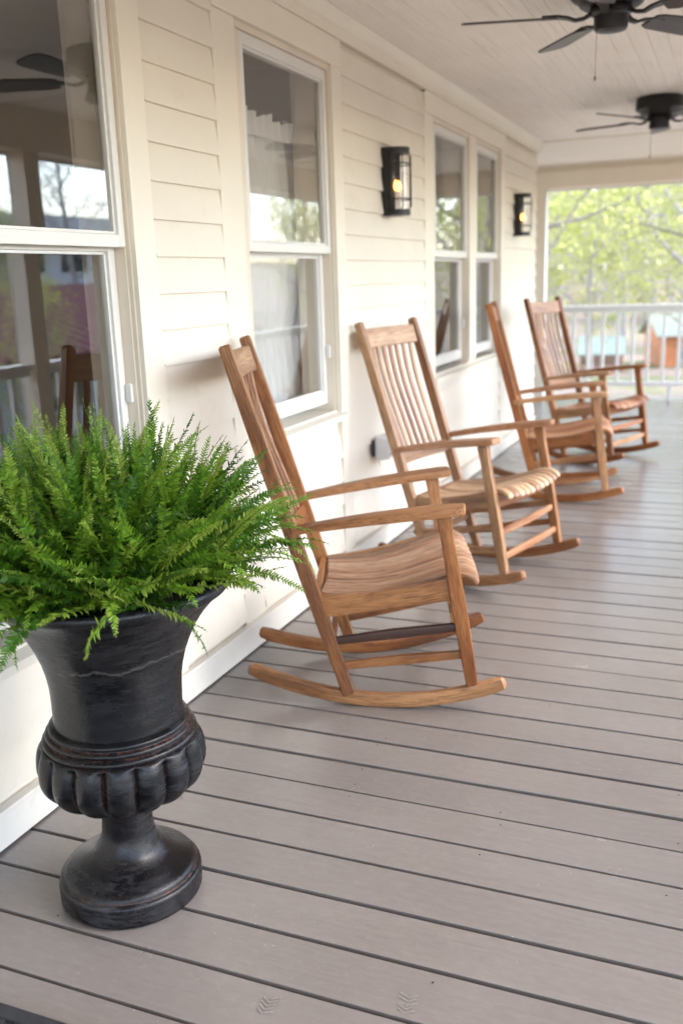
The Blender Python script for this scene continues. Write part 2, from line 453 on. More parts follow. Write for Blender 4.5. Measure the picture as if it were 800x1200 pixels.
build_wall()

def sash(win, y0, y1, z0, z1, xf, th, st, top, bot):
    """one sliding sash with its pane; xf = front face"""
    mb = MB(); b = .004
    mb.box(xf - th, xf, y0, y0 + st, z0, z1, b); mb.box(xf - th, xf, y1 - st, y1, z0, z1, b)
    mb.box(xf - th + .001, xf - .001, y0 + st - .004, y1 - st + .004, z0, z0 + bot, b)
    mb.box(xf - th + .001, xf - .001, y0 + st - .004, y1 - st + .004, z1 - top, z1, b)
    # glazing bead
    for (ya, yb, za, zb) in ((y0 + st - .001, y0 + st + .008, z0 + bot, z1 - top), (y1 - st - .008, y1 - st + .001, z0 + bot, z1 - top),
                             (y0 + st, y1 - st, z0 + bot - .001, z0 + bot + .008), (y0 + st, y1 - st, z1 - top - .008, z1 - top + .001)):
        mb.box(xf - th + .004, xf - .010, ya, yb, za, zb, .002)
    o = mb.build('sash', M['white'], win)
    mb = MB(); mb.box(xf - th * .55 - .002, xf - th * .55 + .002, y0 + st - .002, y1 - st + .002, z0 + bot - .002, z1 - top + .002)
    mb.build('pane', M['glass'], win, smooth=False)

def build_window(w):
    c0, c1 = w['c0'], w['c1']; mb = MB(); SILL = w['sill']
    o0, o1 = w['o'][0][0], w['o'][-1][1]
    mb.box(.004, .0215, c0, o0, .1085, HEAD + .035, .003); mb.box(.004, .0278, o1, c1, .1085, HEAD + .035, .003)
    mb.box(.004, .0288, c0, c1, HEAD + .0352, FR0 + .029, .003)
    mb.box(.004, .030, c0 - .0, c1 + .0, FR0 + .012, FR0 + .0285, .003)
    for (a, b) in zip(w['o'][:-1], w['o'][1:]): mb.box(-.10, .0195, a[1], b[0], SILL - .01, HEAD + .0345, .003)
    win = hb(mb, 'window', M['trim']); 
    for (a, b) in w['o']:
        mb = MB()
        # jamb liner: stepped stops and side faces
        mb.box(-.14, .012, a - .0, a + .022, SILL - .03, HEAD + .035, .002); mb.box(-.14, .012, b - .005, b, SILL - .03, HEAD + .035, .002)
        mb.box(-.14, .012, a + .022, b - .005, HEAD + .012, HEAD + .035, .002)
        mb.box(-.14, .004, a + .022, a + .060, SILL - .03, HEAD + .012, .002)
        mb.box(-.14, -.002, b - .010, b - .0052, SILL - .03, HEAD + .0115, .0015)
        mb.box(-.039, -.0385, b - .04, b - .011, SILL, HEAD, 0)
        mb.build('jamb', M['jamb'], win)
        y0, y1 = a + .061, b - .0105
        sash(win, y0, y1, 1.438, HEAD + .011, .004, .032, .029, .040, .036)
        sash(win, y0 + .003, y1 - .003, SILL, 1.464, -.034, .032, .032, .036, .055)
        mb = MB(); mb.box(-.031, -.012, b - .026, b - .0115, 1.0, 1.055, .003); mb.build('latch', M['white'], win)
    mb = MB()
    vs = []
    for yy in (o0 - .03, o1 + .03): vs += [(-.14, yy, SILL - .032), (.004, yy, SILL - .038), (.046, yy, SILL - .048), (.046, yy, SILL - .072), (.004, yy, SILL - .072), (-.14, yy, SILL - .060)]
    mb.add(vs, [(i, (i + 1) % 6, (i + 1) % 6 + 6, i + 6) for i in range(6)] + [(5, 4, 3, 2, 1, 0), (6, 7, 8, 9, 10, 11)])
    mb.build('sill', M['trim'], win)
for w in WINS: build_window(w)

# room behind the glass, its dimness put into the wall colour
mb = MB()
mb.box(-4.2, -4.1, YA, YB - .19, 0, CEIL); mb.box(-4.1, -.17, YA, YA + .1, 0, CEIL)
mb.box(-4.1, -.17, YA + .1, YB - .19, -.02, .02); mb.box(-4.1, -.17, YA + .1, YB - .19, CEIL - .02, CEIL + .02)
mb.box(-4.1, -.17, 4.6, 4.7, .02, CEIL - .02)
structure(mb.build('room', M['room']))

# curtain behind the second window
def curtain(y0, y1, z0, z1, x, label, seed, sweepback=.0):
    r2 = random.Random(seed); mb = MB(); ny, nz = 240, 34; vs = []
    for i in range(nz + 1):
        f = i / nz; z = z0 + (z1 - z0) * f
        for j in range(ny + 1):
            g = j / ny
            yend = y1 - .20 * max(0, (f - .45) / .55) - .16 * math.exp(-((f - .33) / .13) ** 2)
            y = y0 + (yend - y0) * g
            amp = .012 + .008 * math.sin(3 * f + 5 * g)
            xx = x + amp * math.sin(g * 62 + 1.2 * math.sin(g * 9) + .5 * math.sin(4 * f))
            zz = z + (.012 * math.sin(g * 70 + 1) if i == nz else 0)
            vs.append((xx, y, zz))
    n = ny + 1
    mb.add(vs, [(i * n + j, i * n + j + 1, (i + 1) * n + j + 1, (i + 1) * n + j) for i in range(nz) for j in range(ny)])
    # gathered ruffle heading
    vs = []
    for i in range(5):
        for j in range(ny + 1):
            g = j / ny
            vs.append((x + .03 + .016 * math.sin(g * 85 + i * .4) * (.5 + i * .2), y0 + (y1 - .20 - y0) * g, z1 - .02 + i * .02 + (.010 * math.sin(g * 31) + .006 * math.sin(g * 77) if i == 4 else 0)))
    mb.add(vs, [(i * n + j, i * n + j + 1, (i + 1) * n + j + 1, (i + 1) * n + j) for i in range(4) for j in range(ny)])
    return tag(mb.build('curtain', M['curtain'], angle=180), label, 'curtain')
curtain(3.0, 4.16, .66, 1.91, -.198, 'white sheer gathered curtain hanging inside the single middle window', 3)

# ------------------------------------------------------------------ porch roof, beams
roof = thing('porch_roof', 'porch roof with pinkish beadboard ceiling above the deck', 'porch roof', (1.2, 4, CEIL))
def rb(mb, name, mat, **k):
    o = mb.build(name, mat, roof, **k); o.location = (-1.2, -4, -CEIL); return o
def beadboard(along_y, x0, x1, y0, y1, name, mat, pitch=.083):
    mb = MB(); a = x0 if along_y else y0; e = x1 if along_y else y1
    while a < e - .005:
        b = min(a + pitch, e); g = .0035; m = (a + b) / 2
        prof = [(a, .006), (a + g, .0), (m - .004, 0), (m - .002, .002), (m + .002, .002), (m + .004, 0), (b - g, 0), (b, .006)]
        vs = []
        for end in ((y0, y1) if along_y else (x0, x1)):
            for (q, d) in prof: vs.append((q, end, CEIL + d) if along_y else (end, q, CEIL + d))
        fs = [(i, i + 1, i + 9, i + 8) if along_y else (i, i + 8, i + 9, i + 1) for i in range(7)]
        mb.add(vs, fs); a = b
    return rb(mb, name, mat, angle=15)
beadboard(True, .0, 2.62, YA, 8.30, 'ceiling', M['ceiling'])
beadboard(False, -3.5, 2.62, 8.345, 10.5, 'end_ceiling', M['ceiling_end'])
mb = MB(); mb.box(-.0, 2.62, 8.300, 8.345, CEIL - .012, CEIL + .02, .003); rb(mb, 'ceiling_batten', M['trim'])
mb = MB(); mb.box(-4.2, 2.75, YA - .4, 10.6, CEIL + .03, CEIL + .2); rb(mb, 'roof_light_block', M['tan'])  # unseen box over the ceiling, added to block light from above
BZ = 2.168
mb = MB(); mb.box(-3.5, 2.46, 10.22, 10.40, BZ, 2.335, .004); mb.box(-3.5, 2.46, 10.25, 10.40, 2.3355, CEIL + .02, .003)
mb.box(2.32, 2.46, YA, 10.215, 2.14, CEIL + .02, .004)
rb(mb, 'beam', M['tan'])
mb = MB(); mb.box(-3.5, 2.7, 10.402, 10.43, BZ - .02, CEIL + .02, .003); mb.box(2.462, 2.49, YA, 10.4, 2.12, CEIL + .02, .003)
rb(mb, 'fascia', M['white'])

def post(x, y, top, label, group=None):
    t = thing('porch_post', label, 'post', (x, y, 0), group=group)
    mb = MB(); mb.box(-.058, .058, -.058, .058, .0, top, .004); mb.build('shaft', M['tan'], t)
    mb = MB(); mb.box(.0595, .072, -.06, .075, .0, top - .002, .003); mb.box(-.06, .0585, .0595, .075, .0, top - .002, .003); mb.build('outer_white_sides', M['white'], t)  # white strips on the two outer sides of the tan shaft
    mb = MB(); mb.box(-.07, .0585, -.072, -.0595, .003, .14, .003); mb.build('plinth', M['tan'], t)
    return t
post(-.315, 10.30, BZ, 'tan square post beside the wall corner at the far end railing')
for y in (-.7, 2.1, 4.86, 7.6): post(2.39, y, 2.14, 'square post of the open front side, reflected in the windows', 'posts along the front side of the porch')
post(2.39, 10.30, 2.14, 'square corner post where the front and end railings meet')

def railing(p0, p1, ztop, label, name='railing'):
    t = thing(name, label, 'railing', (p0[0], p0[1], 0))
    d = Vector((p1[0] - p0[0], p1[1] - p0[1], 0)); L = d.length; d.normalize()
    mb = MB(); q = d * L
    mb.sweep([(0, 0, ztop - .016), (q.x, q.y, ztop - .016)], .12, .032, (0, 0, 1), .006)
    mb.sweep([(0, 0, ztop - .054), (q.x, q.y, ztop - .054)], .05, .044, (0, 0, 1), .004); mb.build('top_rail', M['white'], t)
    mb = MB(); mb.sweep([(0, 0, .175), (q.x, q.y, .175)], .05, .045, (0, 0, 1), .004); mb.build('bottom_rail', M['white'], t)
    n = int(L / .146); 
    for i in range(1, n):
        c = d * (L * i / n); mb = MB()
        mb.sweep([(c.x, c.y, .197), (c.x, c.y, ztop - .076)], .034, .034, (d.x, d.y, 0), .004); mb.build('baluster', M['white'], t)
    for i in range(1, 4):
        c = d * (L * i / 4); mb = MB(); mb.sweep([(c.x, c.y, .0), (c.x, c.y, .152)], .045, .045, (d.x, d.y, 0), .003); mb.build('support_block', M['white'], t)
    return t
railing((-.24, 10.30), (2.33, 10.30), .985, 'white end railing with square balusters at the far end of the porch')
railing((-3.3, 10.30), (-.39, 10.30), .985, 'white end railing hidden round the corner of the house wall')
for (a, b) in ((-.7, 2.1), (2.1, 4.86), (4.86, 7.6), (7.6, 10.3)):
    o = railing((2.39, a + .07), (2.39, b - .075), .88, 'white front railing between two posts, mirrored in the windows')
    o['group'] = 'railings along the front of the porch'

# ------------------------------------------------------------------ wall lanterns
def lantern(y, z0, label):
    t = thing('wall_lantern', label, 'wall lamp', (.03, y, z0))
    H_ = .31; w = .068
    mb = MB(); mb.box(-.012, .014, -w, w, 0, H_, .003); mb.box(.014, .04, -w, -w + .008, .02, H_ - .02, .002); mb.box(.014, .04, w - .008, w, .02, H_ - .02, .002)
    mb.build('back_plate', M['black_iron'], t)
    def cap(z0_, z1_, rr):
        mb = MB(); n = 20
        ring = [(.038 + rr * math.sin(math.pi * k / n), -rr * math.cos(math.pi * k / n)) for k in range(n + 1)]
        ring = [(.0145, -rr)] + ring + [(.0145, rr)]; m = len(ring)
        vs = [(a, b, z0_) for a, b in ring] + [(a, b, z1_) for a, b in ring]
        mb.add(vs, [(i, (i + 1) % m, (i + 1) % m + m, i + m) for i in range(m)] + [tuple(range(m - 1, -1, -1)), tuple(range(m, 2 * m))]); return mb
    cap(H_ - .028, H_ - .001, w).build('lamp_cap', M['black_iron'], t)
    cap(.001, .028, w).build('lamp_base', M['black_iron'], t)
    mb = MB(); n = 24; r0 = .052
    vs = []
    for r1 in (r0, r0 - .003):
        for z in (.028, H_ - .028):
            for k in range(n): vs.append((.045 + r1 * math.cos(2 * math.pi * k / n), r1 * math.sin(2 * math.pi * k / n), z))
    fs = [(k, (k + 1) % n, (k + 1) % n + n, k + n) for k in range(n)] + [(2 * n + k, 3 * n + k, 3 * n + (k + 1) % n, 2 * n + (k + 1) % n) for k in range(n)]
    mb.add(vs, fs); mb.build('glass_cylinder', M['lamp_glass'], t)
    mb = MB()
    for z in (.075, H_ - .075):
        mb.tube([(.03, -.075, z)] + [(.035 + .078 * math.sin(math.pi * k / 14), -.078 * math.cos(math.pi * k / 14), z) for k in range(15)] + [(.03, .075, z)], .0032, 6)
    for k in (3.5, 7, 10.5):
        a = math.pi * k / 14; p = (.035 + .0785 * math.sin(a), -.0785 * math.cos(a))
        mb.tube([(p[0] - .02 * math.sin(a), p[1] + .02 * math.cos(a), .02), (p[0], p[1], .04), (p[0], p[1], H_ - .04), (p[0] - .02 * math.sin(a), p[1] + .02 * math.cos(a), H_ - .02)], .0028, 6)
    mb.build('cage', M['black_iron'], t)
    for s in (-1, 1):
        mb = MB(); mb.lathe([(.0, .028), (.010, .028), (.010, .115), (.0, .116)], 12, (.045, s * .021, 0)); c = mb.build('candle_sleeve', M['candle'], t)
        mb = MB(); mb.lathe([(.005, .116), (.009, .124), (.011, .133), (.0095, .144), (.005, .157), (.0005, .164)], 12, (.045, s * .021, 0)); mb.build('bulb', M['bulb'], t)
    return t
lantern(4.525, 1.622, 'lit black caged wall lantern nearer the camera, between the windows')
lantern(7.50, 1.612, 'lit black caged wall lantern farther along, near the wall corner')

# ------------------------------------------------------------------ outlet cover
t = thing('outlet_cover', 'clear bubble outlet cover with black gasket low on the wall', 'outlet', (.028, 4.205, .47))
mb = MB(); mb.box(0, .010, .004, .118, .022, .10, .003); mb.build('gasket', M['gasket'], t)
mt = NT('cloudy_polycarbonate'); mt.m.name = 'cloudy_polycarbonate'
M['poly'] = mt.done(mt.n('MixShader', {0: .22, 1: mt.bsdf((.80, .81, .83), .18), 2: mt.n('BsdfTransparent').outputs[0]}).outputs[0])
mb = MB(); mb.sweep([(.0105, .0625, .0625), (.05, .0625, .0625), (.085, .0625, .06), (.092, .0625, .06)], [.118, .116, .10, .085], [.118, .116, .10, .085], (0, 0, 1), .014); mb.build('bubble_lid', M['poly'], t)
mb = MB(); mb.box(.0125, .03, .035, .09, .02, .105, .004); mb.build('socket', M['white'], t)
mb = MB(); mb.tube([(.01, .07, -.002), (.014, .075, -.03)], .004, 6); mb.build('drain_lip', M['jamb'], t)

# ------------------------------------------------------------------ ceiling fans
def fan(x, y, a0, label):
    t = thing('ceiling_fan', label, 'ceiling fan', (x, y, CEIL), (0, 0, R(a0)), 'ceiling fans in a row along the porch ceiling')
    mb = MB(); mb.lathe([(.0, 0), (.135, 0), (.145, -.006), (.148, -.02), (.148, -.070), (.14, -.078), (.122, -.088), (.115, -.100), (.10, -.109), (.0, -.110)], 48); mb.build('motor_housing', M['fan_metal'], t)
    mb = MB(); mb.lathe([(.0, -.111), (.075, -.111), (.078, -.118), (.078, -.130), (.066, -.136), (.062, -.142), (.062, -.178), (.056, -.188), (.03, -.194), (.0, -.195)], 40); mb.build('switch_housing', M['fan_metal'], t)
    for k in range(5):
        a = R(72 * k); m = Matrix.Rotation(a, 4, 'Z')
        mb = MB(); tilt = Matrix.Rotation(R(-12), 3, 'X'); pts = []
        # blade outline with rounded tip
        out = [(.20, .040), (.23, .052), (.35, .060), (.47, .066), (.52, .064), (.542, .050), (.55, .025)]
        poly = [(p, -q) for p, q in out] + [(p, q) for p, q in reversed(out)]
        vs = []
        for zz in (-.0035, .0035):
            for (p, q) in poly:
                v = tilt @ Vector((0, q, zz)); vs.append((p, v.y, v.z - .136))
        n = len(poly)
        gs = [(p[0] + k * 3, p[1], p[2]) for p in vs]
        mb.add(vs, [tuple(range(n - 1, -1, -1)), tuple(range(n, 2 * n))] + [(i, (i + 1) % n, (i + 1) % n + n, i + n) for i in range(n)], gs)
        b = mb.build('blade', WOODS['fan'], t); b.matrix_basis = m
        mb = MB()
        mb.sweep([(.07, 0, -.127), (.10, 0, -.143), (.13, 0, -.147), (.16, 0, -.137), (.20, 0, -.132), (.255, 0, -.133)], [.03, .024, .024, .034, .05, .055], [.016, .013, .012, .010, .008, .007], (0, 0, 1), .003)
        mb.build('blade_arm', M['fan_metal'], b)
    mb = MB(); mb.tube([(.05, .0, -.185), (.052, .0, -.34)], .0010, 5); mb.lathe([(.0, -.36), (.004, -.356), (.005, -.348), (.0, -.338)], 8, (.052, 0, 0)); mb.build('pull_chain', M['chain'], t)
    return t
fan(1.12, 3.93, 196, 'nearest dark ceiling fan, cut by the top edge of the photo')
fan(1.10, 6.70, 165, 'farther dark ceiling fan, whole motor housing in view below the ceiling')

# ------------------------------------------------------------------ rocking chairs
SL = (.278 - .214) / (.278 + .109)
def wy(x): return .214 + SL * (x + .109)
def bp(z): return -.109 + (-.433 + .109) * (z - .041) / (1.156 - .041)
def fp(z): return .278 + (.197 - .278) * (z - .094) / (.634 - .094)
def chair(x, y, rz, tilt, label, wk, sk, extra=None, warp=0):
    W, S = WOODS[wk], WOODS[sk]
    t = thing('rocking_chair', label, 'rocking chair', (x, y, 0), (0, tilt, rz), 'wooden rocking chairs lined up along the house wall')
    zmin = 9
    for s in (-1, 1):
        mb = MB(); pts = []; hh = []
        for i in range(23):
            xx = -.434 + (.380 + .434) * i / 22; pts.append((xx, s * wy(xx), .0235 + .514 * (xx + .011) ** 2)); hh.append(.045 if 0 < i < 22 else .036)
        mb.sweep(pts, .031, hh, (0, 0, 1), .007); mb.build('rocker', W, t)
        for p in pts: zmin = min(zmin, -p[0] * math.sin(tilt) + (p[2] - .0225) * math.cos(tilt))
        # back post
        mb = MB(); n = 12; pts = []; ww = []; dd = []
        for i in range(n + 1):
            z = .036 + (1.158 - .036) * i / n; f = i / n
            pts.append((bp(z), s * (.215 + .012 * f), z)); dd.append(.046 - .010 * max(0, f - .75) / .25 - .008 * max(0, .3 - f) / .3); ww.append(.033)
        mb.sweep(pts, ww, dd, (1, 0, 0), .005); mb.build('back_post', W, t)
        # front leg
        mb = MB(); n = 8; pts = []; ww = []; dd = []
        for i in range(n + 1):
            z = .086 + (.636 - .086) * i / n; f = i / n
            pts.append((fp(z), s * .278, z)); dd.append(.036 + .010 * math.sin(math.pi * min(1, f * 1.1)) + .012 * max(0, f - .85) / .15); ww.append(.032)
        mb.sweep(pts, ww, dd, (1, 0, 0), .005); mb.build('front_leg', W, t)
        # armrest
        mb = MB(); n = 14; pts = []; ww = []; hh = []
        for i in range(n + 1):
            f = i / n; xx = bp(.583) + .0 + (.262 - bp(.583)) * f
            zz = .590 + .066 * f + .006 * math.sin(math.pi * f)
            pts.append((xx, s * (.232 + .054 * f), zz))
            w_ = .036 + .046 * min(1, f / .75); w_ *= 1 - .22 * max(0, (f - .93) / .07) ** 2
            ww.append(w_); hh.append(.024 + .004 * math.sin(math.pi * f * .9))
        mb.sweep(pts, ww, hh, (0, 0, 1), .0045); mb.build('armrest', S if wk == 'pale' else W, t)
        # seat side rail
        mb = MB(); n = 10; pts = []; hh = []
        for i in range(n + 1):
            f = i / n; zz = .338 + .070 * f; xx = bp(.34) + .01 + (fp(.41) - .012 - bp(.34)) * f
            pts.append((xx, s * (wy(xx) if False else .214 + (.278 - .214) * f), zz - .006 * math.sin(math.pi * f))); hh.append(.074 - .014 * math.sin(math.pi * f))
        mb.sweep(pts, .024, hh, (0, 0, 1), .004); mb.build('side_rail', W, t)
        for (za, zb, key) in ((.219, .283, 'up'), (.135, .192, 'lo')):
            mb = MB(); mb.sweep([(bp(za), s * .214, za), ((bp(za) + fp(zb)) / 2, s * .246, (za + zb) / 2 + .002), (fp(zb), s * .278, zb)], [.020, .024, .020], [.026, .032, .026], (0, 0, 1), .006)
            mb.build('stretcher', WOODS['darkred'] if (extra == 'dark_stretcher' and key == 'up' and s < 0) else W, t)
    # front and rear members
    for z, h in ((.262, .034), (.158, .034)):
        mb = MB(); mb.sweep([(fp(z), -.270, z), (fp(z) + .006, 0, z), (fp(z), .270, z)], .018, [h - .006, h, h - .006], (0, 0, 1), .006); mb.build('front_stretcher', S, t)
    mb = MB(); mb.sweep([(bp(.2), -.206, .2), (bp(.2), .206, .2)], .020, .03, (0, 0, 1), .006); mb.build('rear_stretcher', W, t)
    mb = MB(); mb.sweep([(fp(.405) + .004, -.266, .400), (fp(.405) + .018, 0, .386), (fp(.405) + .004, .266, .400)], .022, [.066, .056, .066], (0, 0, 1), .004); mb.build('front_rail', W, t)
    mb = MB(); mb.sweep([(bp(.34), -.204, .342), (bp(.34), .204, .342)], .022, .07, (0, 0, 1), .004); mb.build('rear_rail', W, t)
    # contoured slatted seat
    mb = MB(); N = 11
    prof = [(-.188, .376), (-.15, .374), (-.09, .374), (-.02, .380), (.06, .395), (.13, .417), (.19, .437), (.235, .446), (.268, .443), (.290, .430), (.300, .412)]
    for i in range(N):
        f = -1 + 2 * (i + .5) / N; pts = []; ww = []; o = (rnd.uniform(0, 60), rnd.uniform(0, 9), rnd.uniform(0, 9))
        for (xx, zz) in prof:
            w_ = .198 + (.262 - .198) * (xx + .188) / .45
            pts.append((xx + .012 * (1 - f * f), f * w_, zz - .017 * (1 - f * f) * min(1, (xx + .3) / .3))); ww.append(2 * w_ / N - .0095)
        mb.sweep(pts, ww, .017, (0, 0, 1), .006, off=o, tone=rnd.uniform(-.4, 1))
    mb.build('seat', S, t)
    # back: crest rail, lower rail, bowed slats
    def bow(yy): return -.020 * (1 - (yy / .214) ** 2)
    ax = Vector((bp(1.1) - bp(.6), 0, .5)).normalized()
    def rail(zc, h, nm, bk):
        mb = MB(); pts = [(bp(zc) + bk * bow(-.212 + .424 * i / 8), -.212 + .424 * i / 8, zc) for i in range(9)]
        mb.sweep(pts, .020, h, ax, .005); mb.build(nm, S if nm == 'crest_rail' else W, t)
    rail(1.085, .088, 'crest_rail', 1.0); rail(.545, .058, 'lower_back_rail', 1.0)
    for i in range(7):
        yy = -.156 + .312 * i / 6; mb = MB(); pts = []
        for k in range(9):
            f = k / 8; z = .565 + (1.052 - .565) * f
            pts.append((bp(z) + bow(yy) - .014 * math.sin(math.pi * f) + .004 * math.sin(2 * math.pi * f), yy + .004 * (f - .5) * (i - 3), z))
        mb.sweep(pts, .023, .012, (1, 0, 0), .0035); mb.build('back_slat', S, t)
    t.location.z = -zmin
    return t
chair(.562, 2.826, .355, -.006, 'reddish brown rocking chair nearest the fern urn, seen side on', 'red', 'redseat', 'dark_stretcher')
chair(.576, 4.103, -.240, -.038, 'pale weathered rocking chair, second from the urn, turned towards the camera', 'pale', 'paleseat')
chair(.653, 5.778, .165, .025, 'orange-brown rocking chair, third from the urn, its back seen edge on', 'orange', 'orangeseat')
chair(.715, 6.986, -.337, -.004, 'honey brown rocking chair farthest from the urn, before the end railing', 'honey', 'honeyseat')

# ------------------------------------------------------------------ urn
UX, UY = .412, 1.551
def urn():
    t = thing('urn', 'worn black pedestal urn with gadrooned bowl on the deck', 'urn', (UX, UY, .002), (-R(.5), R(.7), 0))
    def part(prof, name, rfun=None, n=96, wear=None):
        mb = MB(); mb.lathe(prof, n, rfun=rfun); o = mb.build(name, M['urn'], t, angle=60)
        me = o.data; a = me.attributes.new('wear', 'FLOAT', 'POINT')
        vals = []
        for v in me.vertices:
            vals.append(wear(math.hypot(v.co.x, v.co.y), v.co.z, math.atan2(v.co.y, v.co.x)) if wear else 0.0)
        a.data.foreach_set('value', vals); return o
    part([(0, 0), (.153, 0), (.157, .004), (.158, .01), (.158, .044), (.156, .050), (.151, .053), (.1485, .0535), (.1475, .055), (.147, .060), (.144, .066), (.136, .071), (.120, .079), (.100, .089), (.082, .100), (.071, .115), (.063, .132), (.058, .150), (.056, .172), (.057, .196), (.060, .214), (.064, .224)],
         'pedestal', wear=lambda r, z, a: .7 if .053 < z < .0552 else .05)
    NG = 16
    def gad(r, z, an):
        f = max(0, min(1, (z - .246) / .010)) * max(0, min(1, (.379 - z) / .010))
        c = abs(math.sin(an * NG / 2))
        return r * (1 - .105 * f * (1 - c ** .55))
    prof = [(.056, .220), (.070, .222), (.077, .226), (.078, .231), (.074, .235), (.072, .238), (.078, .241), (.084, .244)]
    for i in range(1, 21):
        u = i / 20 * math.pi / 2; prof.append((.084 + .099 * math.sin(u) ** .92, .244 + .076 * (1 - math.cos(u))))
    for i in range(1, 13):
        u = i / 12; prof.append((.183 - .022 * u ** 2, .320 + .061 * math.sin(u * math.pi / 2)))
    def wear(r, z, an):
        if .250 < z < .379:
            c = abs(math.sin(an * NG / 2)); return max(0, 1 - c / .13) * .8
        return .35 if .374 < z < .385 else (.3 if .22 < z < .238 else 0)
    part(prof, 'bowl', gad, 16 * 18, wear)
    part([(.158, .3785), (.163, .380), (.1655, .384), (.1655, .389), (.162, .393), (.157, .3945), (.1555, .3960), (.157, .398), (.158, .402), (.157, .406), (.153, .4085), (.150, .409), (.149, .411), (.150, .414), (.150, .418), (.148, .421), (.144, .423), (.139, .426)], 'band',
         wear=lambda r, z, a: .7 if (.3944 < z < .3965 or .4084 < z < .4101) else .03)
    part([(.1385, .424), (.1382, .432), (.138, .45), (.1385, .48), (.140, .51), (.1445, .54), (.152, .57), (.163, .60), (.177, .63), (.192, .655), (.208, .676), (.226, .696), (.240, .708), (.249, .714), (.255, .721), (.257, .729), (.254, .737), (.246, .741), (.234, .738), (.215, .718), (.195, .69), (.18, .665)], 'vase_neck')
    mb = MB(); mb.lathe([(.0, .700), (.08, .704), (.205, .696)], 32); mb.build('soil', M['soil'], t)
urn()

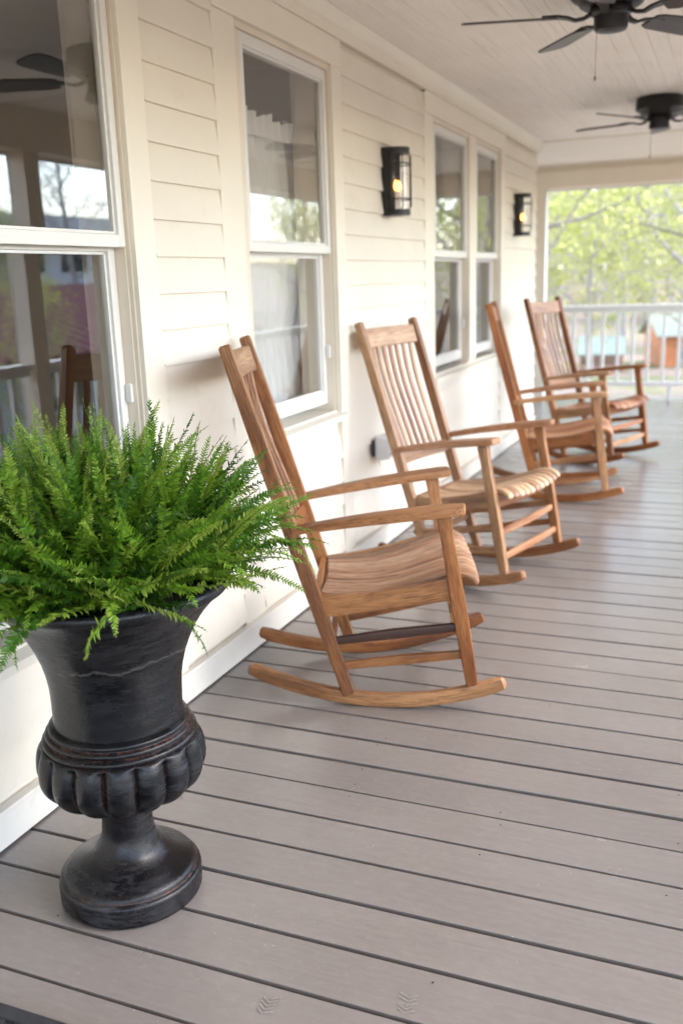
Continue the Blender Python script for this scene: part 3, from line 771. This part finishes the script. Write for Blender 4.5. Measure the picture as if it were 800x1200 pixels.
# ------------------------------------------------------------------ fern
def fern():
    r2 = random.Random(21)
    verts = []; faces = []; tones = []
    st = MB()
    def frond(p, az, el, L, droop, wmax, tone0, twist):
        steps = int(L / .0061); ds = L / steps
        d = Vector((math.cos(az) * math.cos(el), math.sin(az) * math.cos(el), math.sin(el)))
        side0 = Vector((-math.sin(az), math.cos(az), 0)); pos = Vector(p); path = []
        wig = r2.uniform(0, 6.28); wob = r2.uniform(.3, 4.2); vob = r2.uniform(-3.6, 3.6)
        for i in range(steps + 1):
            f = i / steps; path.append((pos.copy(), d.copy()))
            d = (d + Vector((0, 0, -1)) * droop * ds * (.2 + .4 * f + 3.0 * f ** 3) + side0 * math.sin(wig + f * 5) * wob * ds + Vector((0, 0, 1)) * math.sin(wig * 2 + f * 7) * vob * ds).normalized()
            pos = pos + d * ds
            rr = math.hypot(pos.x, pos.y)
            if rr < .268 and pos.z < .752 and rr > .15: pos.z = .752; d.z = max(d.z, .0); d.normalize()
        st.tube([q for q, _ in path[::5]] + [path[-1][0]], [.0015 * (1 - .75 * k / max(1, len(path[::5]))) for k in range(len(path[::5]) + 1)], 4, cap=False)
        for i in range(2, steps + 1):
            f = i / steps
            if f < .10: continue
            env = min(1, (f - .08) / .18) ** .7 * (1 - f) ** .36 * 1.22 if f < 1 else .1
            ln = wmax * max(.10, min(1, env)) * r2.uniform(.82, 1.12)
            q, dd = path[i]
            side = dd.cross(Vector((0, 0, 1)))
            if side.length < .15: side = side0.copy()
            side.normalize(); nrm = side.cross(dd).normalized()
            ct, sn = math.cos(twist), math.sin(twist)
            side, nrm = side * ct + nrm * sn, nrm * ct - side * sn
            for sg in (-1, 1):
                if r2.random() < .035: continue
                base = q + dd * (ds * .5 if sg > 0 else 0)
                fwd = .22 + .75 * f * f + r2.uniform(-.12, .12)
                dirp = (side * sg + dd * fwd + nrm * r2.uniform(-.15, .45)).normalized()
                wdir = (dd + nrm * r2.uniform(-.45, .45) - dirp * dd.dot(dirp)).normalized(); wdir = (wdir - dirp * wdir.dot(dirp)).normalized()
                curl = nrm * -(ln * r2.uniform(-.2, .7))
                wd = min(.0056, .0024 + ln * .17) * (1.0 if f < .8 else .8)
                wd *= r2.uniform(.85, 1.15)
                # lanceolate pinna with an auricle at its base and a raised keel
                tone = max(0, min(1, tone0 + r2.uniform(-.12, .12) + .20 * (f - .5)))
                b = len(verts); keel = nrm * wd * .25
                verts.extend((base - wdir * wd * .35, base + wdir * wd * .75,
                              base + dirp * ln * .35 + wdir * wd * .62 + curl * .15, base + dirp * ln * .35 - keel + curl * .15, base + dirp * ln * .35 - wdir * wd * .55 + curl * .15,
                              base + dirp * ln * .75 + wdir * wd * .40 + curl * .55, base + dirp * ln * .75 - wdir * wd * .36 + curl * .55,
                              base + dirp * ln + curl))
                faces.extend(((b, b + 3, b + 2, b + 1), (b, b + 4, b + 3), (b + 3, b + 5, b + 2), (b + 3, b + 6, b + 5), (b + 4, b + 6, b + 3), (b + 6, b + 7, b + 5)))
                tones.extend([tone * .85, tone * .9, tone, tone, tone, min(1, tone * 1.08), min(1, tone * 1.08), min(1, tone * 1.2)])
    NF = 1000
    for k in range(NF):
        az = k * 2.39996 + r2.uniform(-.4, .4); q = math.sqrt((k + .5) / NF)
        rr = .20 * q
        tilt = R(60) * q ** 1.2 + r2.gauss(0, R(22))
        az2 = az + r2.gauss(0, 1.0)
        L = r2.uniform(.25, .425) * (1 - .25 * q)
        if k % 3 == 0: L *= r2.uniform(.5, .8)
        droop = r2.uniform(-.6, 2.4) + .8 * q * r2.random()
        p = (rr * math.cos(az), rr * math.sin(az), .715 + r2.uniform(0, .03))
        tone = r2.choice((.12, .28, .40, .52, .64, .80)) + r2.uniform(-.1, .1)
        if r2.random() < .07: tone = .95
        frond(p, az2, R(90) - abs(tilt), L, droop, r2.uniform(.015, .0225), tone, r2.uniform(-1.3, 1.3))
    # a few long trailing fronds over the rim, as in the photo
    for (az, L, droop, tn) in ((.52, .36, 5.5, .85), (.35, .33, 3.2, .72), (.72, .34, 2.3, .7), (.95, .32, 2.0, .62), (.12, .31, 3.2, .62), (-.1, .28, 3.0, .66), (-2.1, .27, 4.5, .55), (-1.6, .25, 5.0, .5), (-1.25, .24, 5.0, .6), (-.9, .25, 5.5, .7), (-.5, .24, 4.5, .6), (-1.9, .23, 5.5, .72), (-2.5, .26, 4.5, .5)):
        frond((.14 * math.cos(az), .14 * math.sin(az), .735), az, R(24), L, droop, .021, tn, r2.uniform(-.3, .3))
    root = thing('fern', 'lush green sword fern overflowing the black urn', 'fern', (UX, UY, 0))
    me = bpy.data.meshes.new('foliage'); me.from_pydata([tuple(v) for v in verts], [], faces); me.materials.append(M['fern'])
    a = me.attributes.new('tone', 'FLOAT', 'POINT'); a.data.foreach_set('value', tones)
    me.polygons.foreach_set('use_smooth', [True] * len(me.polygons)); me.update()
    o = bpy.data.objects.new('foliage', me); col.objects.link(o); o.parent = root
    st.build('stalks', M['fern_stalk'], root)
fern()

# ------------------------------------------------------------------ doormat
mb = MB(); X0, X1, Y0, Y1 = .20, .98, .62, 1.148
for (a, b, c, d) in ((X0, X1, Y1 - .03, Y1), (X0, X1, Y0, Y0 + .03), (X0, X0 + .03, Y0 + .03, Y1 - .03), (X1 - .03, X1, Y0 + .03, Y1 - .03)): mb.box(a, b, c, d, .003, .014, .003)
k = 0
while X0 + .05 + k * .034 < X1 - .04:
    x = X0 + .05 + k * .034; mb.box(x - .006, x + .006, Y0 + .028, Y1 - .028, .004, .011, .002); k += 1
k = 0
while Y0 + .05 + k * .034 < Y1 - .04:
    y = Y0 + .05 + k * .034; mb.box(X0 + .028, X1 - .028, y - .006, y + .006, .0045, .0125, .002); k += 1
tag(mb.build('doormat', M['rubber']), 'black rubber grid doormat at the bottom left corner of the photo', 'doormat')

# ------------------------------------------------------------------ terrain
def sm(a, b, x):
    t_ = max(0, min(1, (x - a) / (b - a))); return t_ * t_ * (3 - 2 * t_)
def tz(x, y):
    z = -.95 - 2.1 * sm(12, 46, y) * (1 - sm(6, 30, x))
    z += 5 * sm(58, 150, y) + 4 * sm(60, 160, x)
    z -= 2.1 * sm(3.5, 10, x) * (1 - sm(12, 40, y) * .9)
    z += .12 * math.sin(x * .31 + y * .17) * sm(14, 24, math.hypot(x, y))
    return z
def axis():
    a = []; v = 0; st_ = 1.2
    while v < 600: a.append(v); v += st_; st_ *= 1.06 if v > 40 else 1.015
    return [-q for q in reversed(a[1:])] + a
AX = axis(); mb = MB()
n = len(AX); mb.add([(x, y + 10, tz(x, y + 10)) for y in AX for x in AX], [(i * n + j, i * n + j + 1, (i + 1) * n + j + 1, (i + 1) * n + j) for i in range(n - 1) for j in range(n - 1)])
t = NT('leaf_litter_ground'); p = t.pos()
n1 = t.noise(p, .35, 6, .65); n2 = t.noise(p, 6, 6, .7)
c = t.ramp(n2, [(.3, (.20, .14, .11)), (.55, (.36, .275, .23)), (.75, (.50, .42, .37))])
gr = t.ramp(n2, [(.3, (.10, .15, .03)), (.7, (.26, .30, .09))])
c = t.mix(t.ramp(n1, [(.50, (0, 0, 0)), (.60, (1, 1, 1))]), c, gr)
M['ground'] = t.done(t.bsdf(c, .9, t.bump(n2, .6, .05)))
structure(mb.build('ground', M['ground'], angle=180))
# road in front of the porch
mb = MB(); vs = []
for i in range(41):
    y = -60 + 4 * i
    for x in (8.5, 12.5): vs.append((x, y, tz(x, y) + .03))
mb.add(vs, [(2 * i, 2 * i + 1, 2 * i + 3, 2 * i + 2) for i in range(40)])
M['asphalt'] = plain('asphalt', (.055, .055, .058), .85, 0, .2, 5)
structure(mb.build('road', M['asphalt'], smooth=False))

# ------------------------------------------------------------------ trees
def tree_meshes(seed, h, spread, nleaf, leaf, lean=0.0, first=.3, limbs=11, r0=.16, barkm=None, leafm=None):
    r2 = random.Random(seed); tr = MB(); anchors = []
    top = []; x = y = 0
    for i in range(9):
        f = i / 8; top.append(Vector((lean * h * f + .03 * h * math.sin(f * 4 + seed), .02 * h * math.sin(f * 5 + seed * 2), h * f)))
    tr.tube(top, [r0 * (1 - .85 * i / 8) for i in range(9)], 9)
    def at(f):
        q = f * 8; i = min(7, int(q)); return top[i].lerp(top[i + 1], q - i)
    for k in range(limbs):
        f = first + (1 - first) * (k + .3) / limbs; b = at(f); az = k * 2.4 + r2.uniform(-.5, .5)
        L = spread * (1.15 - .6 * f) * r2.uniform(.7, 1.15); d = Vector((math.cos(az), math.sin(az), r2.uniform(.25, .8))).normalized(); pts = [b]; 
        for i in range(5):
            d = (d + Vector((r2.uniform(-.25, .25), r2.uniform(-.25, .25), r2.uniform(-.05, .2)))).normalized(); pts.append(pts[-1] + d * L / 5)
        rb_ = r0 * (1 - .8 * f) * .55
        tr.tube(pts, [rb_ * (1 - .17 * i) for i in range(6)], 6)
        for i in range(2, 6):
            for j in range(2):
                dd = Vector((r2.uniform(-1, 1), r2.uniform(-1, 1), r2.uniform(-.2, .8))).normalized(); e = pts[i] + dd * L * r2.uniform(.2, .45)
                tr.tube([pts[i], pts[i].lerp(e, .5) + Vector((0, 0, .03 * L)), e], [rb_ * .3, rb_ * .2, rb_ * .08], 4, cap=False)
                anchors.append((e, L * .22)); anchors.append((pts[i].lerp(e, .5), L * .2))
    lv = MB(); per = max(1, nleaf // len(anchors))
    for (c, s_) in anchors:
        tone = r2.uniform(.1, .9); cnt = int(per * r2.uniform(.4, 1.6))
        for i in range(cnt):
            p = c + Vector((r2.gauss(0, s_), r2.gauss(0, s_), r2.gauss(0, s_ * .75)))
            u = Vector((r2.gauss(0, 1), r2.gauss(0, 1), r2.gauss(0, 1))).normalized(); v = u.orthogonal().normalized() * leaf * r2.uniform(.3, .6); u = u * leaf * r2.uniform(.6, 1.2)
            lv.add([p - u * .5, p + v * .5, p + u * .5, p - v * .5], [(0, 1, 2, 3)], tone=max(0, min(1, tone + r2.uniform(-.15, .15))))
    return tr, lv
def tree_proto(seed, barkk, leafk, **k):
    tr, lv = tree_meshes(seed, **k)
    root = bpy.data.objects.new('tree', None); col.objects.link(root)
    tr.build('trunk', M[barkk], root, angle=180); lv.build('crown', M[leafk], root, smooth=False)
    return root
protos = [
 tree_proto(11, 'bark', 'leaf', h=12, spread=4.2, nleaf=4600, leaf=.24, limbs=14, first=.12, r0=.20),
 tree_proto(12, 'palebark', 'leaf', h=14, spread=4.6, nleaf=4600, leaf=.26, limbs=14, first=.2, r0=.24),
 tree_proto(13, 'darkbark', 'leaf', h=9, spread=3.6, nleaf=2600, leaf=.20, lean=.22, limbs=12, first=.25, r0=.13),
 tree_proto(14, 'bark', 'leaf_bud', h=15, spread=4.5, nleaf=1900, leaf=.22, limbs=15, first=.25, r0=.26),
 tree_proto(15, 'darkbark', 'leaf_green', h=9, spread=3.8, nleaf=6500, leaf=.34, limbs=13, first=.12, r0=.2),
]
used = set()
def plant(k, x, y, s, rz, label, group):
    o = protos[k] if k not in used else dup(protos[k]); used.add(k)
    o.location = (x, y, tz(x, y) - .05); o.scale = (s, s, s); o.rotation_euler = (0, 0, rz)
    tag(o, label, 'tree', group); return o
LE = ['grey-trunked tree in pale spring leaf beyond the end railing', 'pale-trunked tree in light spring leaf beyond the end railing', 'thin dark leaning tree beyond the end railing',
      'tall budding tree with bare grey twigs beyond the end railing', 'darker green bushy tree beyond the end railing']
G1 = 'spring trees beyond the end railing'
spots = [(2, -2.05, 20.5, 1.0, 1.9), (0, -5.4, 30, .9, .4), (1, .4, 33, .95, 1.1), (2, .9, 25, 1.15, .3), (0, -1.2, 54, 1.1, 2.2), (3, -2.6, 52, 1.0, .7), (1, -7.5, 44, 1.1, 3.0), (0, 3.6, 40, 1.0, 4.2),
         (3, -9.5, 58, 1.1, 1.3), (1, 2.2, 62, 1.2, 5.1), (0, -5.2, 64, 1.25, 2.8), (3, -.5, 70, 1.2, 3.6), (0, -10.5, 36, 1.0, 5.5), (1, -12.5, 70, 1.2, .2), (0, 5.5, 58, 1.2, 1.7), (4, -8.0, 26, .8, .2), (0, 4.5, 26, .9, 2.0), (0, -3.6, 40, .8, 5.0), (0, -.2, 44.5, .75, 1.2)]
for (k, x, y, s, rz) in spots: plant(k, x, y, s, rz, LE[k], G1)
LF = ['grey-trunked spring tree across from the front railing, mirrored in the windows', 'pale-trunked spring tree across from the front railing, mirrored in the windows', 'thin dark leaning tree across from the front railing, mirrored in the windows',
      'tall budding tree across from the front railing, mirrored in the windows', 'darker green bushy tree across from the front railing, mirrored in the windows']
G2 = 'trees beyond the front railing'
for (k, x, y, s, rz) in [(4, 27, 31.5, .5, .3), (0, 13.2, 17.6, .36, 2.1), (1, 10.5, 37, .9, .5), (0, 17, 44, 1.0, 3.3), (3, 9, 29, .8, 4.0), (0, 8, 47, .9, 5.2), (1, 24, 56, 1.1, 1.9), (0, 12, 56, 1.1, 2.9), (3, 33, 33, .6, 1.4), (3, 29, 40, .75, 2.2), (0, 24, 29.5, .5, 5.0), (0, 46, -6, .7, 2.3), (4, 48, 8, .6, 1.0)]:
    plant(k, x, y, s, rz, LF[k], G2)
# far woods on the hillside: nobody could count them
r2 = random.Random(5); mb = MB()
for i in range(95):
    y = r2.uniform(76, 135); x = r2.uniform(-34, 22); h = r2.uniform(9, 16); z = tz(x, y)
    mb.cm = 0; mb.tube([(x, y, z), (x + r2.uniform(-.5, .5), y, z + h * .5), (x + r2.uniform(-1.2, 1.2), y, z + h)], [.2, .14, .04], 5, cap=False)
    mb.cm = 1 if r2.random() < .75 else 2
    for c in range(9):
        cc = Vector((x + r2.gauss(0, 2.0), y + r2.gauss(0, 2.0), z + h * r2.uniform(.25, 1.05))); tn = r2.random()
        for j in range(22):
            p = cc + Vector((r2.gauss(0, .8), r2.gauss(0, .8), r2.gauss(0, .6))); u = Vector((r2.gauss(0, 1), r2.gauss(0, 1), r2.gauss(0, 1))).normalized(); v = u.orthogonal().normalized() * .3; u = u * .5
            mb.add([p - u, p + v, p + u, p - v], [(0, 1, 2, 3)], tone=tn)
o = mb.build('far_woods', [M['palebark'], M['leaf'], M['leaf_bud']], smooth=False); o['kind'] = 'stuff'

# ------------------------------------------------------------------ buildings outside
def hut(x, y, w, d, h, roof_h, rz, wallm, label, openfront=False, over=.25):
    z = tz(x, y); t = thing('hut', label, 'hut', (x, y, z), (0, 0, rz))
    mb = MB(); hw, hd = w / 2, d / 2
    if openfront:
        for sx in (-1, 1):
            for sy in (-1, 1): mb.box(sx * hw - .06, sx * hw + .06, sy * hd - .06, sy * hd + .06, 0, h, .01)
        mb.box(-hw, hw, hd - .05, hd, 0, h, 0); mb.box(-hw, hw, -hd - .02, -hd + .04, .0, h * .45)
        mb.box(-hw - .02, -hw + .03, -hd + .06, hd - .06, 0, h * .5); mb.box(hw - .03, hw + .02, -hd + .06, hd - .06, 0, h * .5)
    else:
        vs = [(-hw, -hd, 0), (hw, -hd, 0), (hw, hd, 0), (-hw, hd, 0), (-hw, -hd, h), (hw, -hd, h), (hw, hd, h), (-hw, hd, h), (-hw, 0, h + roof_h * .93), (hw, 0, h + roof_h * .93)]
        mb.add(vs, [(0, 1, 5, 4), (1, 2, 6, 9, 5), (2, 3, 7, 6), (3, 0, 4, 8, 7)])
    mb.build('wall', M[wallm], t, smooth=False)
    mb = MB(); e = over; s_ = roof_h / hd
    for sg in (-1, 1):
        a = Vector((0, sg * (hd + e), h - e * s_ + .02)); b = Vector((0, 0, h + roof_h + .02)); th = Vector((0, 0, .06))
        vs = [(-hw - e, a.y, a.z), (hw + e, a.y, a.z), (hw + e, b.y, b.z), (-hw - e, b.y, b.z)]
        vs += [(p[0], p[1], p[2] + .06) for p in vs]
        mb.add(vs, [(0, 1, 2, 3), (7, 6, 5, 4), (0, 4, 5, 1), (1, 5, 6, 2), (3, 2, 6, 7), (0, 3, 7, 4)])
    mb.build('roof', M['teal'], t, smooth=False)
    if not openfront:
        mb = MB(); mb.box(-hw * .55, -hw * .15, -hd - .03, -hd - .002, .0, h * .5); mb.build('doorway', M['fargrey'], t, smooth=False)
    return t
hut(-.1, 46.5, 3.4, 2.6, 1.45, .75, .35, 'terracotta', 'terracotta hut with teal roof on the slope beyond the railing')
hut(-3.65, 43.5, 1.75, 1.7, .85, .62, .1, 'brownboard', 'low brown shelter with teal roof, left of the terracotta hut', True, .12)

def block(x, y, w, d, h, rz, label, name='building'):
    z = tz(x, y); t = thing(name, label, 'building', (x, y, z), (0, 0, rz)); mb = MB()
    mb.box(-w / 2, w / 2, -d / 2, d / 2, 0, h); mb.build('wall', M['farwhite'], t, smooth=False)
    return t
# low hall with a maroon roof across the road, mirrored in the first window
t = block(20, 22, 9, 19, 2.4, 0, 'low white hall with a maroon metal roof across the road')
mb = MB()
for sg in (-1, 1):
    vs = [(sg * 5.6, -9.9, 2.3), (sg * 5.6, 9.9, 2.3), (0, 9.9, 4.1), (0, -9.9, 4.1)]; vs += [(p[0], p[1], p[2] + .1) for p in vs]
    mb.add(vs, [(0, 1, 2, 3), (7, 6, 5, 4), (0, 4, 5, 1), (1, 5, 6, 2), (2, 6, 7, 3), (3, 7, 4, 0)])
for k in range(33):
    y = -9.8 + k * .61
    mb.add([(-5.6, y - .03, 2.405), (-5.6, y + .03, 2.405), (0, y + .03, 4.205), (0, y - .03, 4.205), (-5.6, y, 2.46), (0, y, 4.26)], [(0, 4, 5, 3), (4, 1, 2, 5)])
mb.build('roof', M['maroon'], t, smooth=False)
for k in range(5):
    mb = MB(); mb.box(-4.53, -4.505, -8.5 + k * 3.6, -6.7 + k * 3.6, .8, 1.9); mb.build('window', M['fargrey'], t, smooth=False)
t = block(44, 52, 10, 34, 7.2, .1, 'tall white apartment block with balconies behind the maroon hall')
for f in range(2):
    mb = MB(); mb.box(-5.9, -5.005, -16.5, 16.5, 2.4 + f * 2.9, 2.6 + f * 2.9); mb.build('balcony', M['farwhite'], t, smooth=False)
    for k in range(8):
        mb = MB(); mb.box(-5.03, -5.006, -15.5 + k * 4, -13 + k * 4, .7 + f * 2.9, 2.3 + f * 2.9); mb.build('window', M['fargrey'], t, smooth=False)

# ------------------------------------------------------------------ light, sky, camera
AZ, EL = R(9), R(46)          # sun: from the open front (+x), a little ahead
sd = Vector((math.cos(EL) * math.cos(AZ), math.cos(EL) * math.sin(AZ), math.sin(EL)))
sun = bpy.data.lights.new('sun', 'SUN'); sun.energy = .5; sun.angle = R(38); sun.color = (1, .985, .965)
so = bpy.data.objects.new('sun', sun); col.objects.link(so); so.rotation_euler = (-sd).to_track_quat('-Z', 'Y').to_euler(); so.location = (6, 6, 12)
w = bpy.data.worlds.new('World'); scene.world = w; w.use_nodes = True; nt = w.node_tree; nt.nodes.clear()
sky = nt.nodes.new('ShaderNodeTexSky'); sky.sky_type = 'NISHITA'; sky.sun_disc = False; sky.sun_elevation = EL
sky.sun_rotation = math.pi / 2 - AZ; sky.air_density = 1.0; sky.dust_density = 1.5; sky.ozone_density = 1.0
hs = nt.nodes.new('ShaderNodeHueSaturation'); hs.inputs['Saturation'].default_value = .85; hs.inputs['Value'].default_value = 1.0
bg = nt.nodes.new('ShaderNodeBackground'); bg.inputs['Strength'].default_value = .15
ow = nt.nodes.new('ShaderNodeOutputWorld')
nt.links.new(sky.outputs[0], hs.inputs['Color']); nt.links.new(hs.outputs[0], bg.inputs[0]); nt.links.new(bg.outputs[0], ow.inputs[0])

cam = bpy.data.cameras.new('camera'); co = bpy.data.objects.new('camera', cam); col.objects.link(co); scene.camera = co
F, PT, YW, RL = 1101.81977, .241974249, .392550344, -.0337493381
cy, sy = math.cos(YW), math.sin(YW)
fw = Vector((-sy * math.cos(PT), cy * math.cos(PT), -math.sin(PT))); r0 = Vector((cy, sy, 0)); u0 = r0.cross(fw)
rt = r0 * math.cos(RL) + u0 * math.sin(RL); up = u0 * math.cos(RL) - r0 * math.sin(RL)
m = Matrix((rt, up, -fw)).transposed().to_4x4(); m.translation = (1.601, 0, 1.33); co.matrix_world = m
cam.sensor_fit = 'VERTICAL'; cam.sensor_height = 36; cam.lens = 36 * F / 1200
cam.clip_start = .05; cam.clip_end = 3000
cam.dof.use_dof = True; cam.dof.focus_distance = 2.05; cam.dof.aperture_fstop = 2.9

scene.view_settings.view_transform = 'Standard'; scene.view_settings.look = 'None'
scene.view_settings.exposure = 2.86; scene.view_settings.gamma = 1; scene.view_settings.use_curve_mapping = False
cy_ = scene.cycles
cy_.max_bounces = 10; cy_.diffuse_bounces = 6; cy_.glossy_bounces = 5; cy_.transparent_max_bounces = 16; cy_.transmission_bounces = 4
cy_.use_denoising = True; cy_.sample_clamp_indirect = 8; cy_.caustics_reflective = False; cy_.caustics_refractive = False
